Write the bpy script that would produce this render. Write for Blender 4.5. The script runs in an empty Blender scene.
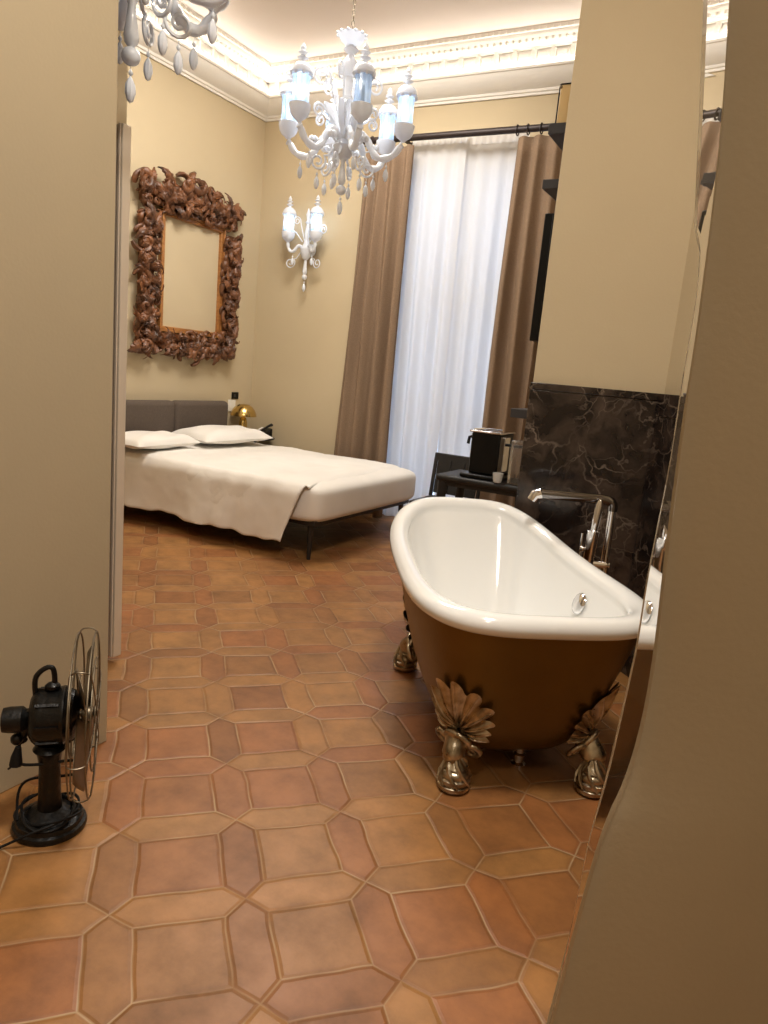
import bpy, math, random
from math import sin, cos, pi, radians as R
from mathutils import Vector, Matrix
random.seed(7)
COL = bpy.context.scene.collection

# ------------------------------------------------------------------ materials
def mat(name, col, rough=.5, metal=0, spec=.5, **kw):
    m = bpy.data.materials.new(name); m.use_nodes = True
    b = m.node_tree.nodes['Principled BSDF']
    b.inputs['Base Color'].default_value = (*col, 1)
    b.inputs['Roughness'].default_value = rough
    b.inputs['Metallic'].default_value = metal
    b.inputs['Specular IOR Level'].default_value = spec
    for k, v in kw.items():
        b.inputs[k.replace('_', ' ')].default_value = v
    return m
def nd(m, t, **kw):
    n = m.node_tree.nodes.new(t)
    for k, v in kw.items(): setattr(n, k, v)
    return n
def lk(m, a, b): m.node_tree.links.new(a, b)
def noisy(m, c1, c2, scale=5, detail=4, bump=0, bscale=40, coord='Object', stretch=(1, 1, 1), rough=None):
    b = m.node_tree.nodes['Principled BSDF']
    tc = nd(m, 'ShaderNodeTexCoord'); mp = nd(m, 'ShaderNodeMapping'); mp.inputs['Scale'].default_value = stretch
    lk(m, tc.outputs[coord], mp.inputs[0])
    n = nd(m, 'ShaderNodeTexNoise'); n.inputs['Scale'].default_value = scale; n.inputs['Detail'].default_value = detail
    lk(m, mp.outputs[0], n.inputs['Vector'])
    r = nd(m, 'ShaderNodeValToRGB'); r.color_ramp.elements[0].color = (*c1, 1); r.color_ramp.elements[1].color = (*c2, 1)
    r.color_ramp.elements[0].position = .3; r.color_ramp.elements[1].position = .7
    lk(m, n.outputs[0], r.inputs[0]); lk(m, r.outputs[0], b.inputs['Base Color'])
    if rough:
        mr = nd(m, 'ShaderNodeMapRange'); mr.inputs[3].default_value = rough[0]; mr.inputs[4].default_value = rough[1]
        lk(m, n.outputs[0], mr.inputs[0]); lk(m, mr.outputs[0], b.inputs['Roughness'])
    if bump:
        n2 = nd(m, 'ShaderNodeTexNoise'); n2.inputs['Scale'].default_value = bscale; n2.inputs['Detail'].default_value = 3
        lk(m, mp.outputs[0], n2.inputs['Vector'])
        bp = nd(m, 'ShaderNodeBump'); bp.inputs['Strength'].default_value = bump; bp.inputs['Distance'].default_value = .01
        lk(m, n2.outputs[0], bp.inputs['Height']); lk(m, bp.outputs[0], b.inputs['Normal'])
    return m
def emis(name, col, s):
    m = bpy.data.materials.new(name); m.use_nodes = True; nt = m.node_tree; nt.nodes.clear()
    e = nt.nodes.new('ShaderNodeEmission'); e.inputs[0].default_value = (*col, 1); e.inputs[1].default_value = s
    o = nt.nodes.new('ShaderNodeOutputMaterial'); nt.links.new(e.outputs[0], o.inputs[0]); return m

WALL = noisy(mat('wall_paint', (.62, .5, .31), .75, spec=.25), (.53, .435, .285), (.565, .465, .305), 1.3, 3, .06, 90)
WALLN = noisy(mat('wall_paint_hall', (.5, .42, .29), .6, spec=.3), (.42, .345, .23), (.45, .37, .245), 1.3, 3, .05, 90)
PAINT = noisy(mat('door_paint', (.56, .47, .34), .45), (.66, .56, .45), (.70, .60, .48), 3, 2)
CEIL = noisy(mat('ceiling_paint', (.8, .72, .66), .85, spec=.2), (.78, .70, .64), (.82, .74, .68), 1, 2)
PLASTER = noisy(mat('plaster_white', (.85, .82, .76), .6), (.84, .81, .75), (.87, .84, .78), 3, 2, .1, 60)
WHITE = mat('milk_glass', (.84, .87, .92), .12, spec=.6, Coat_Weight=.4)
def _milk(m):
    nt = m.node_tree; b = nt.nodes['Principled BSDF']; o = nt.nodes['Material Output']
    t = nt.nodes.new('ShaderNodeBsdfTranslucent'); t.inputs[0].default_value = (.86, .91, 1, 1)
    x = nt.nodes.new('ShaderNodeMixShader'); x.inputs[0].default_value = .22
    nt.links.new(b.outputs[0], x.inputs[1]); nt.links.new(t.outputs[0], x.inputs[2]); nt.links.new(x.outputs[0], o.inputs[0])
_milk(WHITE)
ENAMEL = mat('white_enamel', (.86, .87, .86), .1, spec=.6, Coat_Weight=.5)
CHROME = mat('chrome', (.85, .85, .87), .08, 1)
CHROME_REFL = mat('chrome_dark_reflection', (.22, .21, .21), .1, 1)  # spout chrome, with the dark marble's reflection put into its colour
BLACK = noisy(mat('black_iron', (.004, .004, .004), .3, spec=.35, Coat_Weight=.12), (.002, .002, .002), (.005, .005, .005), 30, 4, .3, 60, rough=(.25, .5))
BLKPL = mat('black_plastic', (.003, .003, .003), .35, spec=.3)
CABLE = mat('cable_rubber', (.004, .004, .004), .6, spec=.3)
DKPL = noisy(mat('dark_plastic', (.018, .017, .017), .5), (.008, .0075, .0075), (.013, .012, .012), 9, 2)
BRASS = mat('brushed_brass', (.62, .44, .16), .22, 1)
OLDMETAL = noisy(mat('dull_brass', (.32, .26, .18), .35, 1), (.16, .13, .09), (.28, .235, .17), 18, 4, rough=(.35, .55))
PEWTER = noisy(mat('antique_bronze', (.45, .36, .24), .3, 1), (.24, .18, .11), (.66, .58, .44), 22, 3, .25, 50, rough=(.2, .42))
BRONZE = noisy(mat('bronze_skin', (.22, .10, .025), .35, .8), (.13, .070, .010), (.20, .112, .018), 2.2, 6, .06, 80, rough=(.32, .48))
BRONZE.node_tree.nodes['Principled BSDF'].inputs['Metallic'].default_value = .65
CARVED = noisy(mat('carved_wood', (.16, .05, .02), .38), (.045, .018, .009), (.23, .088, .032), 9, 6, .35, 50, rough=(.3, .55))
GOLDWOOD = noisy(mat('honey_wood', (.36, .15, .04), .4), (.28, .11, .03), (.42, .19, .055), 8, 4, stretch=(1, 1, 6))
HEADF = noisy(mat('headboard_fabric', (.085, .07, .06), .9, spec=.2), (.10, .078, .062), (.13, .10, .08), 120, 2, .3, 300)
BEDFR = mat('bed_frame_dark', (.015, .012, .011), .5)
LINEN = noisy(mat('bed_linen', (.80, .77, .72), .85, spec=.2, Sheen_Weight=.2), (.77, .74, .69), (.83, .80, .75), 3, 2, .15, 12)
TAUPE = noisy(mat('curtain_brown', (.22, .13, .075), .8, spec=.15), (.20, .135, .088), (.26, .178, .115), 140, 2, .2, 400)
RODM = mat('dark_rod', (.03, .02, .018), .45, .3)
SHELFM = noisy(mat('shelf_anthracite', (.035, .034, .037), .5), (.032, .031, .034), (.04, .039, .042), 6, 2)
TANBOX = noisy(mat('tan_box', (.55, .34, .11), .6), (.60, .43, .20), (.68, .49, .24), 8, 4)
LABELW = mat('white_plastic', (.8, .78, .72), .4)
SCREEN = mat('dark_screen', (.004, .005, .008), .08)
CLEAR = mat('clear_glass', (.95, .97, .98), .03, Transmission_Weight=.9, IOR=1.45)
PRISM = mat('bevel_glass', (1, 1, 1), 0, Transmission_Weight=1, IOR=1.55)
BULB = emis('bulb_glow', (.72, .86, 1), 2)
BULBOFF = mat('bulb_off', (.8, .82, .86), .2)
LED = emis('cove_led', (1, .93, .85), 14)

def sheer_mat():
    m = bpy.data.materials.new('sheer_voile'); m.use_nodes = True; nt = m.node_tree; nt.nodes.clear()
    o = nt.nodes.new('ShaderNodeOutputMaterial'); d = nt.nodes.new('ShaderNodeBsdfDiffuse'); t = nt.nodes.new('ShaderNodeBsdfTranslucent')
    mx = nt.nodes.new('ShaderNodeMixShader'); mx.inputs[0].default_value = .5
    d.inputs[0].default_value = (.86, .85, .84, 1); t.inputs[0].default_value = (.86, .87, .9, 1)
    nt.links.new(d.outputs[0], mx.inputs[1]); nt.links.new(t.outputs[0], mx.inputs[2]); nt.links.new(mx.outputs[0], o.inputs[0])
    return m
SHEER = sheer_mat()
def lantern_mat():
    m = bpy.data.materials.new('frosted_lantern_glass'); m.use_nodes = True; nt = m.node_tree; nt.nodes.clear()
    o = nt.nodes.new('ShaderNodeOutputMaterial'); d = nt.nodes.new('ShaderNodeBsdfTranslucent'); t = nt.nodes.new('ShaderNodeBsdfTransparent'); g = nt.nodes.new('ShaderNodeBsdfGlossy')
    d.inputs[0].default_value = (.60, .76, .98, 1); t.inputs[0].default_value = (.80, .90, 1, 1); g.inputs[1].default_value = .1
    a = nt.nodes.new('ShaderNodeMixShader'); a.inputs[0].default_value = .55
    b = nt.nodes.new('ShaderNodeMixShader'); b.inputs[0].default_value = .12
    nt.links.new(d.outputs[0], a.inputs[1]); nt.links.new(t.outputs[0], a.inputs[2]); nt.links.new(a.outputs[0], b.inputs[1]); nt.links.new(g.outputs[0], b.inputs[2]); nt.links.new(b.outputs[0], o.inputs[0])
    return m
LANT = lantern_mat()

def marble_mat():
    m = mat('dark_marble', (.02, .014, .012), .12, spec=.5); b = m.node_tree.nodes['Principled BSDF']
    tc = nd(m, 'ShaderNodeTexCoord')
    nw = nd(m, 'ShaderNodeTexNoise'); nw.inputs['Scale'].default_value = 3.5; nw.inputs['Detail'].default_value = 5
    lk(m, tc.outputs['Object'], nw.inputs['Vector'])
    mv = nd(m, 'ShaderNodeMixRGB', blend_type='ADD'); mv.inputs[0].default_value = .55
    lk(m, tc.outputs['Object'], mv.inputs[1]); lk(m, nw.outputs['Color'], mv.inputs[2])
    base = nd(m, 'ShaderNodeTexNoise'); base.inputs['Scale'].default_value = 6; base.inputs['Detail'].default_value = 6
    lk(m, mv.outputs[0], base.inputs['Vector'])
    br = nd(m, 'ShaderNodeValToRGB'); br.color_ramp.elements[0].position = .42; br.color_ramp.elements[1].position = .72
    br.color_ramp.elements[0].color = (.013, .009, .008, 1); br.color_ramp.elements[1].color = (.075, .052, .039, 1)
    lk(m, base.outputs[0], br.inputs[0])
    out = br.outputs[0]
    for sc, w, c, msc in ((3.5, .030, (.26, .20, .155), 3.0), (9, .045, (.17, .13, .10), 5.5)):
        vo = nd(m, 'ShaderNodeTexVoronoi', feature='DISTANCE_TO_EDGE'); vo.inputs['Scale'].default_value = sc
        lk(m, mv.outputs[0], vo.inputs['Vector'])
        r = nd(m, 'ShaderNodeMapRange'); r.inputs[1].default_value = 0; r.inputs[2].default_value = w; r.inputs[3].default_value = 1; r.inputs[4].default_value = 0
        lk(m, vo.outputs['Distance'], r.inputs[0])
        mk = nd(m, 'ShaderNodeTexNoise'); mk.inputs['Scale'].default_value = msc; lk(m, tc.outputs['Object'], mk.inputs['Vector'])
        mr = nd(m, 'ShaderNodeMapRange'); mr.inputs[1].default_value = .45; mr.inputs[2].default_value = .68
        lk(m, mk.outputs[0], mr.inputs[0])
        mu = nd(m, 'ShaderNodeMath', operation='MULTIPLY'); lk(m, r.outputs[0], mu.inputs[0]); lk(m, mr.outputs[0], mu.inputs[1])
        mx = nd(m, 'ShaderNodeMixRGB'); mx.inputs[2].default_value = (*c, 1)
        lk(m, mu.outputs[0], mx.inputs[0]); lk(m, out, mx.inputs[1]); out = mx.outputs[0]
    lk(m, out, b.inputs['Base Color'])
    return m
MARBLE = marble_mat()

def floor_mat():
    m = mat('terracotta_tiles', (.4, .18, .09), .45); b = m.node_tree.nodes['Principled BSDF']
    S = .3314228
    geo = nd(m, 'ShaderNodeNewGeometry'); wob = nd(m, 'ShaderNodeTexNoise'); wob.inputs['Scale'].default_value = 3.2; wob.inputs['Detail'].default_value = 2
    lk(m, geo.outputs['Position'], wob.inputs['Vector'])
    ws = nd(m, 'ShaderNodeVectorMath', operation='SUBTRACT'); ws.inputs[1].default_value = (.5, .5, .5); lk(m, wob.outputs['Color'], ws.inputs[0])
    wm = nd(m, 'ShaderNodeVectorMath', operation='SCALE'); wm.inputs['Scale'].default_value = .035; lk(m, ws.outputs[0], wm.inputs[0])
    wa = nd(m, 'ShaderNodeVectorMath', operation='ADD'); lk(m, geo.outputs['Position'], wa.inputs[0]); lk(m, wm.outputs[0], wa.inputs[1])
    mp = nd(m, 'ShaderNodeMapping'); k = 1 / S
    mp.inputs['Rotation'].default_value = (0, 0, -pi / 4); mp.inputs['Scale'].default_value = (k, k, 1); mp.inputs['Location'].default_value = (.2967, -4.0433, 0)
    lk(m, wa.outputs[0], mp.inputs[0])
    sp = nd(m, 'ShaderNodeSeparateXYZ'); lk(m, mp.outputs[0], sp.inputs[0])
    def M(op, a, c=None, d=None):
        n = nd(m, 'ShaderNodeMath', operation=op)
        for i, q in enumerate((a, c, d)):
            if q is None: continue
            if isinstance(q, (int, float)): n.inputs[i].default_value = q
            else: lk(m, q, n.inputs[i])
        return n.outputs[0]
    I, J = sp.outputs[0], sp.outputs[1]
    ri, rj = M('ROUND', I), M('ROUND', J)
    dx, dy = M('ABSOLUTE', M('SUBTRACT', I, ri)), M('ABSOLUTE', M('SUBTRACT', J, rj))
    W = .165
    dv = M('MINIMUM', M('SUBTRACT', W, dx), M('MULTIPLY', M('SUBTRACT', dy, dx), .707))
    dh = M('MINIMUM', M('SUBTRACT', W, dy), M('MULTIPLY', M('SUBTRACT', dx, dy), .707))
    ds = M('SUBTRACT', M('MINIMUM', dx, dy), W)
    D = M('MAXIMUM', M('MAXIMUM', dv, dh), ds)
    isq = M('GREATER_THAN', ds, 0); isv = M('MULTIPLY', M('GREATER_THAN', dv, 0), M('SUBTRACT', 1, isq)); ish = M('SUBTRACT', M('SUBTRACT', 1, isq), isv)
    fi, fj = M('FLOOR', I), M('FLOOR', J)
    idx = M('ADD', M('MULTIPLY', isv, ri), M('MULTIPLY', M('SUBTRACT', 1, isv), fi))
    idy = M('ADD', M('MULTIPLY', ish, rj), M('MULTIPLY', M('SUBTRACT', 1, ish), fj))
    idz = M('ADD', M('MULTIPLY', isv, 7.3), M('MULTIPLY', ish, 13.7))
    cb = nd(m, 'ShaderNodeCombineXYZ'); lk(m, idx, cb.inputs[0]); lk(m, idy, cb.inputs[1]); lk(m, idz, cb.inputs[2])
    wn = nd(m, 'ShaderNodeTexWhiteNoise'); lk(m, cb.outputs[0], wn.inputs['Vector'])
    ramp = nd(m, 'ShaderNodeValToRGB'); els = ramp.color_ramp.elements
    els[0].color = (.27, .108, .032, 1); els[1].color = (.38, .172, .050, 1)
    for p, c in ((.25, (.355, .135, .042)), (.5, (.29, .125, .038)), (.75, (.38, .18, .056))):
        e = els.new(p); e.color = (*c, 1)
    lk(m, wn.outputs['Value'], ramp.inputs[0])
    n1 = nd(m, 'ShaderNodeTexNoise'); n1.inputs['Scale'].default_value = 7; n1.inputs['Detail'].default_value = 7; n1.inputs['Roughness'].default_value = .65
    lk(m, geo.outputs['Position'], n1.inputs['Vector'])
    r1 = nd(m, 'ShaderNodeMapRange'); r1.inputs[1].default_value = .38; r1.inputs[2].default_value = .72; lk(m, n1.outputs[0], r1.inputs[0])
    mxa = nd(m, 'ShaderNodeMixRGB', blend_type='MULTIPLY'); mxa.inputs[2].default_value = (.52, .52, .52, 1)
    f1 = M('MULTIPLY', r1.outputs[0], .9); lk(m, f1, mxa.inputs[0]); lk(m, ramp.outputs[0], mxa.inputs[1])
    # dirt darkening along tile edges (wear of the tile itself)
    ed = nd(m, 'ShaderNodeMapRange'); ed.inputs[1].default_value = .0; ed.inputs[2].default_value = .07; ed.inputs[3].default_value = .28; ed.inputs[4].default_value = 0; lk(m, D, ed.inputs[0])
    mxd = nd(m, 'ShaderNodeMixRGB', blend_type='MULTIPLY'); mxd.inputs[2].default_value = (.5, .42, .38, 1); lk(m, ed.outputs[0], mxd.inputs[0]); lk(m, mxa.outputs[0], mxd.inputs[1])
    gm = nd(m, 'ShaderNodeMapRange'); gm.inputs[1].default_value = .004; gm.inputs[2].default_value = .012; gm.inputs[3].default_value = 1; gm.inputs[4].default_value = 0; lk(m, D, gm.inputs[0])
    gn = nd(m, 'ShaderNodeTexNoise'); gn.inputs['Scale'].default_value = 4; lk(m, geo.outputs['Position'], gn.inputs['Vector'])
    gr = nd(m, 'ShaderNodeMapRange'); gr.inputs[1].default_value = .35; gr.inputs[2].default_value = .65; gr.inputs[3].default_value = .1; gr.inputs[4].default_value = .95; lk(m, gn.outputs[0], gr.inputs[0])
    gf = M('MULTIPLY', gm.outputs[0], gr.outputs[0])
    mxg = nd(m, 'ShaderNodeMixRGB'); mxg.inputs[2].default_value = (.42, .28, .155, 1); lk(m, gf, mxg.inputs[0]); lk(m, mxd.outputs[0], mxg.inputs[1])
    lk(m, mxg.outputs[0], b.inputs['Base Color'])
    rr = nd(m, 'ShaderNodeMapRange'); rr.inputs[3].default_value = .34; rr.inputs[4].default_value = .6; lk(m, n1.outputs[0], rr.inputs[0]); lk(m, rr.outputs[0], b.inputs['Roughness'])
    hh = nd(m, 'ShaderNodeMapRange'); hh.inputs[1].default_value = .0; hh.inputs[2].default_value = .03; lk(m, D, hh.inputs[0])
    h2 = M('ADD', hh.outputs[0], M('MULTIPLY', n1.outputs[0], .5))
    h3 = M('ADD', h2, M('MULTIPLY', wn.outputs['Value'], .2))
    bp = nd(m, 'ShaderNodeBump'); bp.inputs['Strength'].default_value = .5; bp.inputs['Distance'].default_value = .006; lk(m, h3, bp.inputs['Height']); lk(m, bp.outputs[0], b.inputs['Normal'])
    return m
FLOORM = floor_mat()

# ------------------------------------------------------------------ mesh helpers
class MB:
    def __init__(s): s.v = []; s.f = []
    def add(s, vs, fs, T=None):
        o = len(s.v)
        s.v += [tuple(T @ Vector(p)) if T else tuple(p) for p in vs]
        s.f += [tuple(i + o for i in f) for f in fs]
        return s
    def box(s, x0, x1, y0, y1, z0, z1, T=None):
        vs = [(x, y, z) for z in (z0, z1) for y in (y0, y1) for x in (x0, x1)]
        return s.add(vs, [(0, 2, 3, 1), (4, 5, 7, 6), (0, 1, 5, 4), (2, 6, 7, 3), (0, 4, 6, 2), (1, 3, 7, 5)], T)
    def prism(s, pts, z0, z1, T=None):
        n = len(pts); vs = [(x, y, z0) for x, y in pts] + [(x, y, z1) for x, y in pts]
        fs = [tuple(reversed(range(n))), tuple(range(n, 2 * n))] + [(i, (i + 1) % n, n + (i + 1) % n, n + i) for i in range(n)]
        return s.add(vs, fs, T)
    def lathe(s, prof, n=20, T=None, cap=True):
        vs = []; fs = []
        for r, z in prof:
            vs += [(max(r, 1e-4) * cos(2 * pi * i / n), max(r, 1e-4) * sin(2 * pi * i / n), z) for i in range(n)]
        for k in range(len(prof) - 1):
            for i in range(n):
                j = (i + 1) % n; fs.append((k * n + i, k * n + j, (k + 1) * n + j, (k + 1) * n + i))
        if cap: fs.append(tuple(reversed(range(n)))); fs.append(tuple(range((len(prof) - 1) * n, len(prof) * n)))
        return s.add(vs, fs, T)
    def grid(s, fn, nu, nv, cu=False, cv=False, T=None):
        vs = [fn(i / (nu if cu else nu - 1), j / (nv if cv else nv - 1)) for i in range(nu) for j in range(nv)]
        fs = []
        for i in range(nu if cu else nu - 1):
            for j in range(nv if cv else nv - 1):
                a, b_ = i, (i + 1) % nu; c, d = j, (j + 1) % nv
                fs.append((a * nv + c, b_ * nv + c, b_ * nv + d, a * nv + d))
        return s.add(vs, fs, T)
    def tube(s, pts, rad, n=8, T=None, closed=False, up=None):
        pts = [Vector(p) for p in pts]; N = len(pts)
        if not isinstance(rad, (list, tuple)) or (len(rad) == 2 and N != 2): rad = [rad] * N
        tans = []
        for i in range(N):
            if closed: t = pts[(i + 1) % N] - pts[i - 1]
            else: t = pts[min(i + 1, N - 1)] - pts[max(i - 1, 0)]
            tans.append(t.normalized() if t.length > 1e-9 else Vector((0, 0, 1)))
        ref = Vector(up) if up else (Vector((0, 0, 1)) if abs(tans[0].z) < .9 else Vector((1, 0, 0)))
        nrm = (ref - tans[0] * ref.dot(tans[0])).normalized()
        vs = []
        for i in range(N):
            if up: q = Vector(up); q = q - tans[i] * q.dot(tans[i]); nrm = q.normalized() if q.length > 1e-6 else nrm
            else:
                q = nrm - tans[i] * nrm.dot(tans[i]); nrm = q.normalized() if q.length > 1e-6 else nrm
            bi = tans[i].cross(nrm)
            ra, rb = rad[i] if isinstance(rad[i], (list, tuple)) else (rad[i], rad[i])
            for k in range(n):
                a = 2 * pi * k / n
                vs.append(tuple(pts[i] + nrm * (cos(a) * ra) + bi * (sin(a) * rb)))
        fs = []
        for i in range(N if closed else N - 1):
            j = (i + 1) % N
            for k in range(n):
                l = (k + 1) % n; fs.append((i * n + k, i * n + l, j * n + l, j * n + k))
        if not closed: fs.append(tuple(reversed(range(n)))); fs.append(tuple(range((N - 1) * n, N * n)))
        return s.add(vs, fs, T)
    def ball(s, c, r, n=12, T=None):
        rr = r if isinstance(r, (list, tuple)) else (r, r, r)
        def fn(u, v):
            a = 2 * pi * u; b = pi * (v - .5) * .998
            return (c[0] + rr[0] * cos(a) * cos(b), c[1] + rr[1] * sin(a) * cos(b), c[2] + rr[2] * sin(b))
        return s.grid(fn, n, max(6, n // 2 + 1), cu=True, T=T)
    def build(s, name, m, parent=None, smooth=True, bevel=0, subsurf=0, ang=40, loc=None):
        me = bpy.data.meshes.new(name)
        vs = s.v
        if loc: vs = [(x - loc[0], y - loc[1], z - loc[2]) for x, y, z in vs]
        me.from_pydata(vs, [], s.f); me.update()
        import bmesh
        bm = bmesh.new(); bm.from_mesh(me); bmesh.ops.recalc_face_normals(bm, faces=bm.faces); bm.to_mesh(me); bm.free()
        me.materials.append(m)
        if smooth:
            me.shade_smooth(); me.set_sharp_from_angle(angle=R(ang))
        o = bpy.data.objects.new(name, me); COL.objects.link(o)
        if loc: o.location = loc
        if parent: o.parent = parent
        if bevel:
            b = o.modifiers.new('bevel', 'BEVEL'); b.width = bevel; b.segments = 3; b.limit_method = 'ANGLE'; b.angle_limit = R(50)
        if subsurf:
            b = o.modifiers.new('sub', 'SUBSURF'); b.levels = subsurf; b.render_levels = subsurf
        return o
def T_(loc=(0, 0, 0), rz=0, rx=0, ry=0, s=1):
    return Matrix.Translation(loc) @ Matrix.Rotation(rz, 4, 'Z') @ Matrix.Rotation(ry, 4, 'Y') @ Matrix.Rotation(rx, 4, 'X') @ Matrix.Scale(s, 4)
def thing(name, label, cat, loc=(0, 0, 0), rz=0, group=None):
    o = bpy.data.objects.new(name, None); COL.objects.link(o); o.location = loc; o.rotation_euler = (0, 0, rz); o.empty_display_size = .1
    return tag(o, label, cat, group)
def tag(o, label, cat, group=None):
    o['label'] = label; o['category'] = cat
    if group: o['group'] = group
    return o
def struct(o): o['kind'] = 'structure'; return o
def dup(root, loc, rz, label, group=None):
    def cp(o, par):
        c = o.copy(); COL.objects.link(c); c.parent = par
        for ch in [x for x in bpy.data.objects if x.parent == o]: cp(ch, c)
        return c
    r = cp(root, None); r.location = loc; r.rotation_euler = (0, 0, rz); r['label'] = label
    if group: r['group'] = group
    return r
def spiral(cx, cy, r0, r1, a0, turns, n=28, z=0, zamp=0):
    return [(cx + (r0 + (r1 - r0) * t) * cos(a0 + turns * 2 * pi * t), cy + (r0 + (r1 - r0) * t) * sin(a0 + turns * 2 * pi * t), z + zamp * t) for t in [i / (n - 1) for i in range(n)]]

# ------------------------------------------------------------------ room shell
CZ = 4.2
f = MB().box(-5.3, 1.5, -1.7, 6.5, -.1, 0).build('floor', FLOORM, smooth=False); struct(f)
f = MB().box(-5.3, 1.5, -1.7, 6.5, CZ, CZ + .1).build('ceiling', CEIL, smooth=False); struct(f)
struct(MB().box(-5.15, -5, 2.4, 6.35, 0, CZ).build('wall_left', WALL, smooth=False))
WX0, WX1, WZ1 = -3.35, -2.0, 3.25
w = MB().box(-5, WX0, 6.2, 6.5, 0, CZ).box(WX1, -.97, 6.2, 6.5, 0, CZ).box(WX0, WX1, 6.2, 6.5, WZ1, CZ)
struct(w.build('wall_back', WALL, smooth=False))
struct(MB().box(-1.1, -.97, 3.72, 6.2, 0, CZ).build('wall_right', WALL, smooth=False))
P0 = Vector((-1.1, 3.57)); K = Vector((-.5, 3.76)); RE = Vector((1.2, 2.06))
def strip(a, b, off0, off1, z0, z1, mb=None, e0=0, e1=0):
    a = Vector(a); b = Vector(b); d = (b - a).normalized(); n = Vector((d.y, -d.x)); a = a - d * e0; b = b + d * e1
    pts = [a + n * off0, b + n * off0, b + n * off1, a + n * off1]
    mb = mb or MB(); mb.prism([tuple(p) for p in pts], z0, z1); return mb
struct(strip(P0, K, -.14, 0, 0, CZ, e1=.0).build('wall_partition', WALL, smooth=False))
struct(strip(K, RE, -.14, 0, 0, CZ, e0=0).build('wall_nook', WALL, smooth=False))
mb = strip(P0, K, .001, .03, 0, 1.372, e0=.012, e1=-.012)
mm = mb.build('trim_1', MARBLE, smooth=False, bevel=.002); struct(mm)
struct(strip(P0, K, .001, .034, 1.375, 1.41, e0=.014, e1=-.012).build('trim_2', MARBLE, smooth=False, bevel=.003))
mb = strip(K, RE, .001, .05, .0, .645, e0=-.03); strip(K, RE, .001, .05, .648, 1.30, mb, e0=-.03)
struct(mb.build('trim_3', MARBLE, smooth=False, bevel=.0015))
struct(strip(K, RE, .001, .052, 1.303, 1.41, e0=-.03).build('trim_4', MARBLE, smooth=False, bevel=.002))
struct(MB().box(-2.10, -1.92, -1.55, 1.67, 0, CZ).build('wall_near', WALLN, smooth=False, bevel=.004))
struct(MB().box(-5, -2.869, 2.40, 2.55, 0, CZ).build('wall_front', WALL, smooth=False))
struct(MB().box(-3.45, -3.3, -1.55, 2.40, 0, CZ).build('wall_hall', WALL, smooth=False))
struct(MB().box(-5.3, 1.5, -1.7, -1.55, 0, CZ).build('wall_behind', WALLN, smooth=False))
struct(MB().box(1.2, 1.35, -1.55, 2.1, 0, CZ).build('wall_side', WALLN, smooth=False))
# open door leaf standing beyond the near wall
d = MB().box(-3.2, -2.415, 2.13, 2.172, .035, 2.25).build('door_1', PAINT, smooth=False, bevel=.003); struct(d)
for z in (.34, 1.15, 1.95):
    MB().box(-2.485, -2.469, 2.124, 2.13, z, z + .12).lathe([(.006, z - .005), (.006, z + .125)], 8, T_((-2.477, 2.124, 0))).build('hinge', LABELW, d)
# thin bead along the leaf edge
MB().box(-2.437, -2.427, 2.125, 2.13, .035, 2.25).build('edge_bead', PAINT, d, smooth=False)

# cornice with cove ledge -------------------------------------------------
def ext(prof, a, b, inward, mb, mitre=0):
    """sweep a (distance from wall, z) profile from a to b"""
    a = Vector(a); b = Vector(b); n = Vector(inward); d = (b - a).normalized(); k = len(prof)
    vs = [tuple((a + n * p + d * p * mitre).to_3d() + Vector((0, 0, z))) for p, z in prof] + [tuple((b + n * p - d * p * mitre).to_3d() + Vector((0, 0, z))) for p, z in prof]
    fs = [(i, (i + 1) % k, k + (i + 1) % k, k + i) for i in range(k)] + [tuple(range(k)), tuple(reversed(range(k, 2 * k)))]
    mb.add(vs, fs)
ledge = [(0, 3.735), (.018, 3.735), (.022, 3.752), (.035, 3.757), (.04, 3.775), (.06, 3.785), (.085, 3.80), (.12, 3.83), (.145, 3.865), (.15, 3.885), (.165, 3.888), (.168, 3.905), (.15, 3.91), (.14, 3.885), (0, 3.885)]
crown = [(0, 4.075), (.05, 4.075), (.058, 4.09), (.075, 4.095), (.085, 4.11), (.115, 4.135), (.13, 4.15), (.135, 4.165), (.15, 4.168), (.155, 4.198), (0, 4.198)]
frieze = [(0, 3.90), (.012, 3.90), (.012, 3.972), (.022, 3.975), (.026, 3.985), (.026, 4.075), (0, 4.075)]
segs = [((-5, 2.55), (-5, 6.2), (1, 0)), ((-5, 6.2), (-1.1, 6.2), (0, -1)), ((-1.1, 6.2), (-1.1, 3.6), (-1, 0)), ((-2.87, 2.55), (-5, 2.55), (0, 1))]
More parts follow.
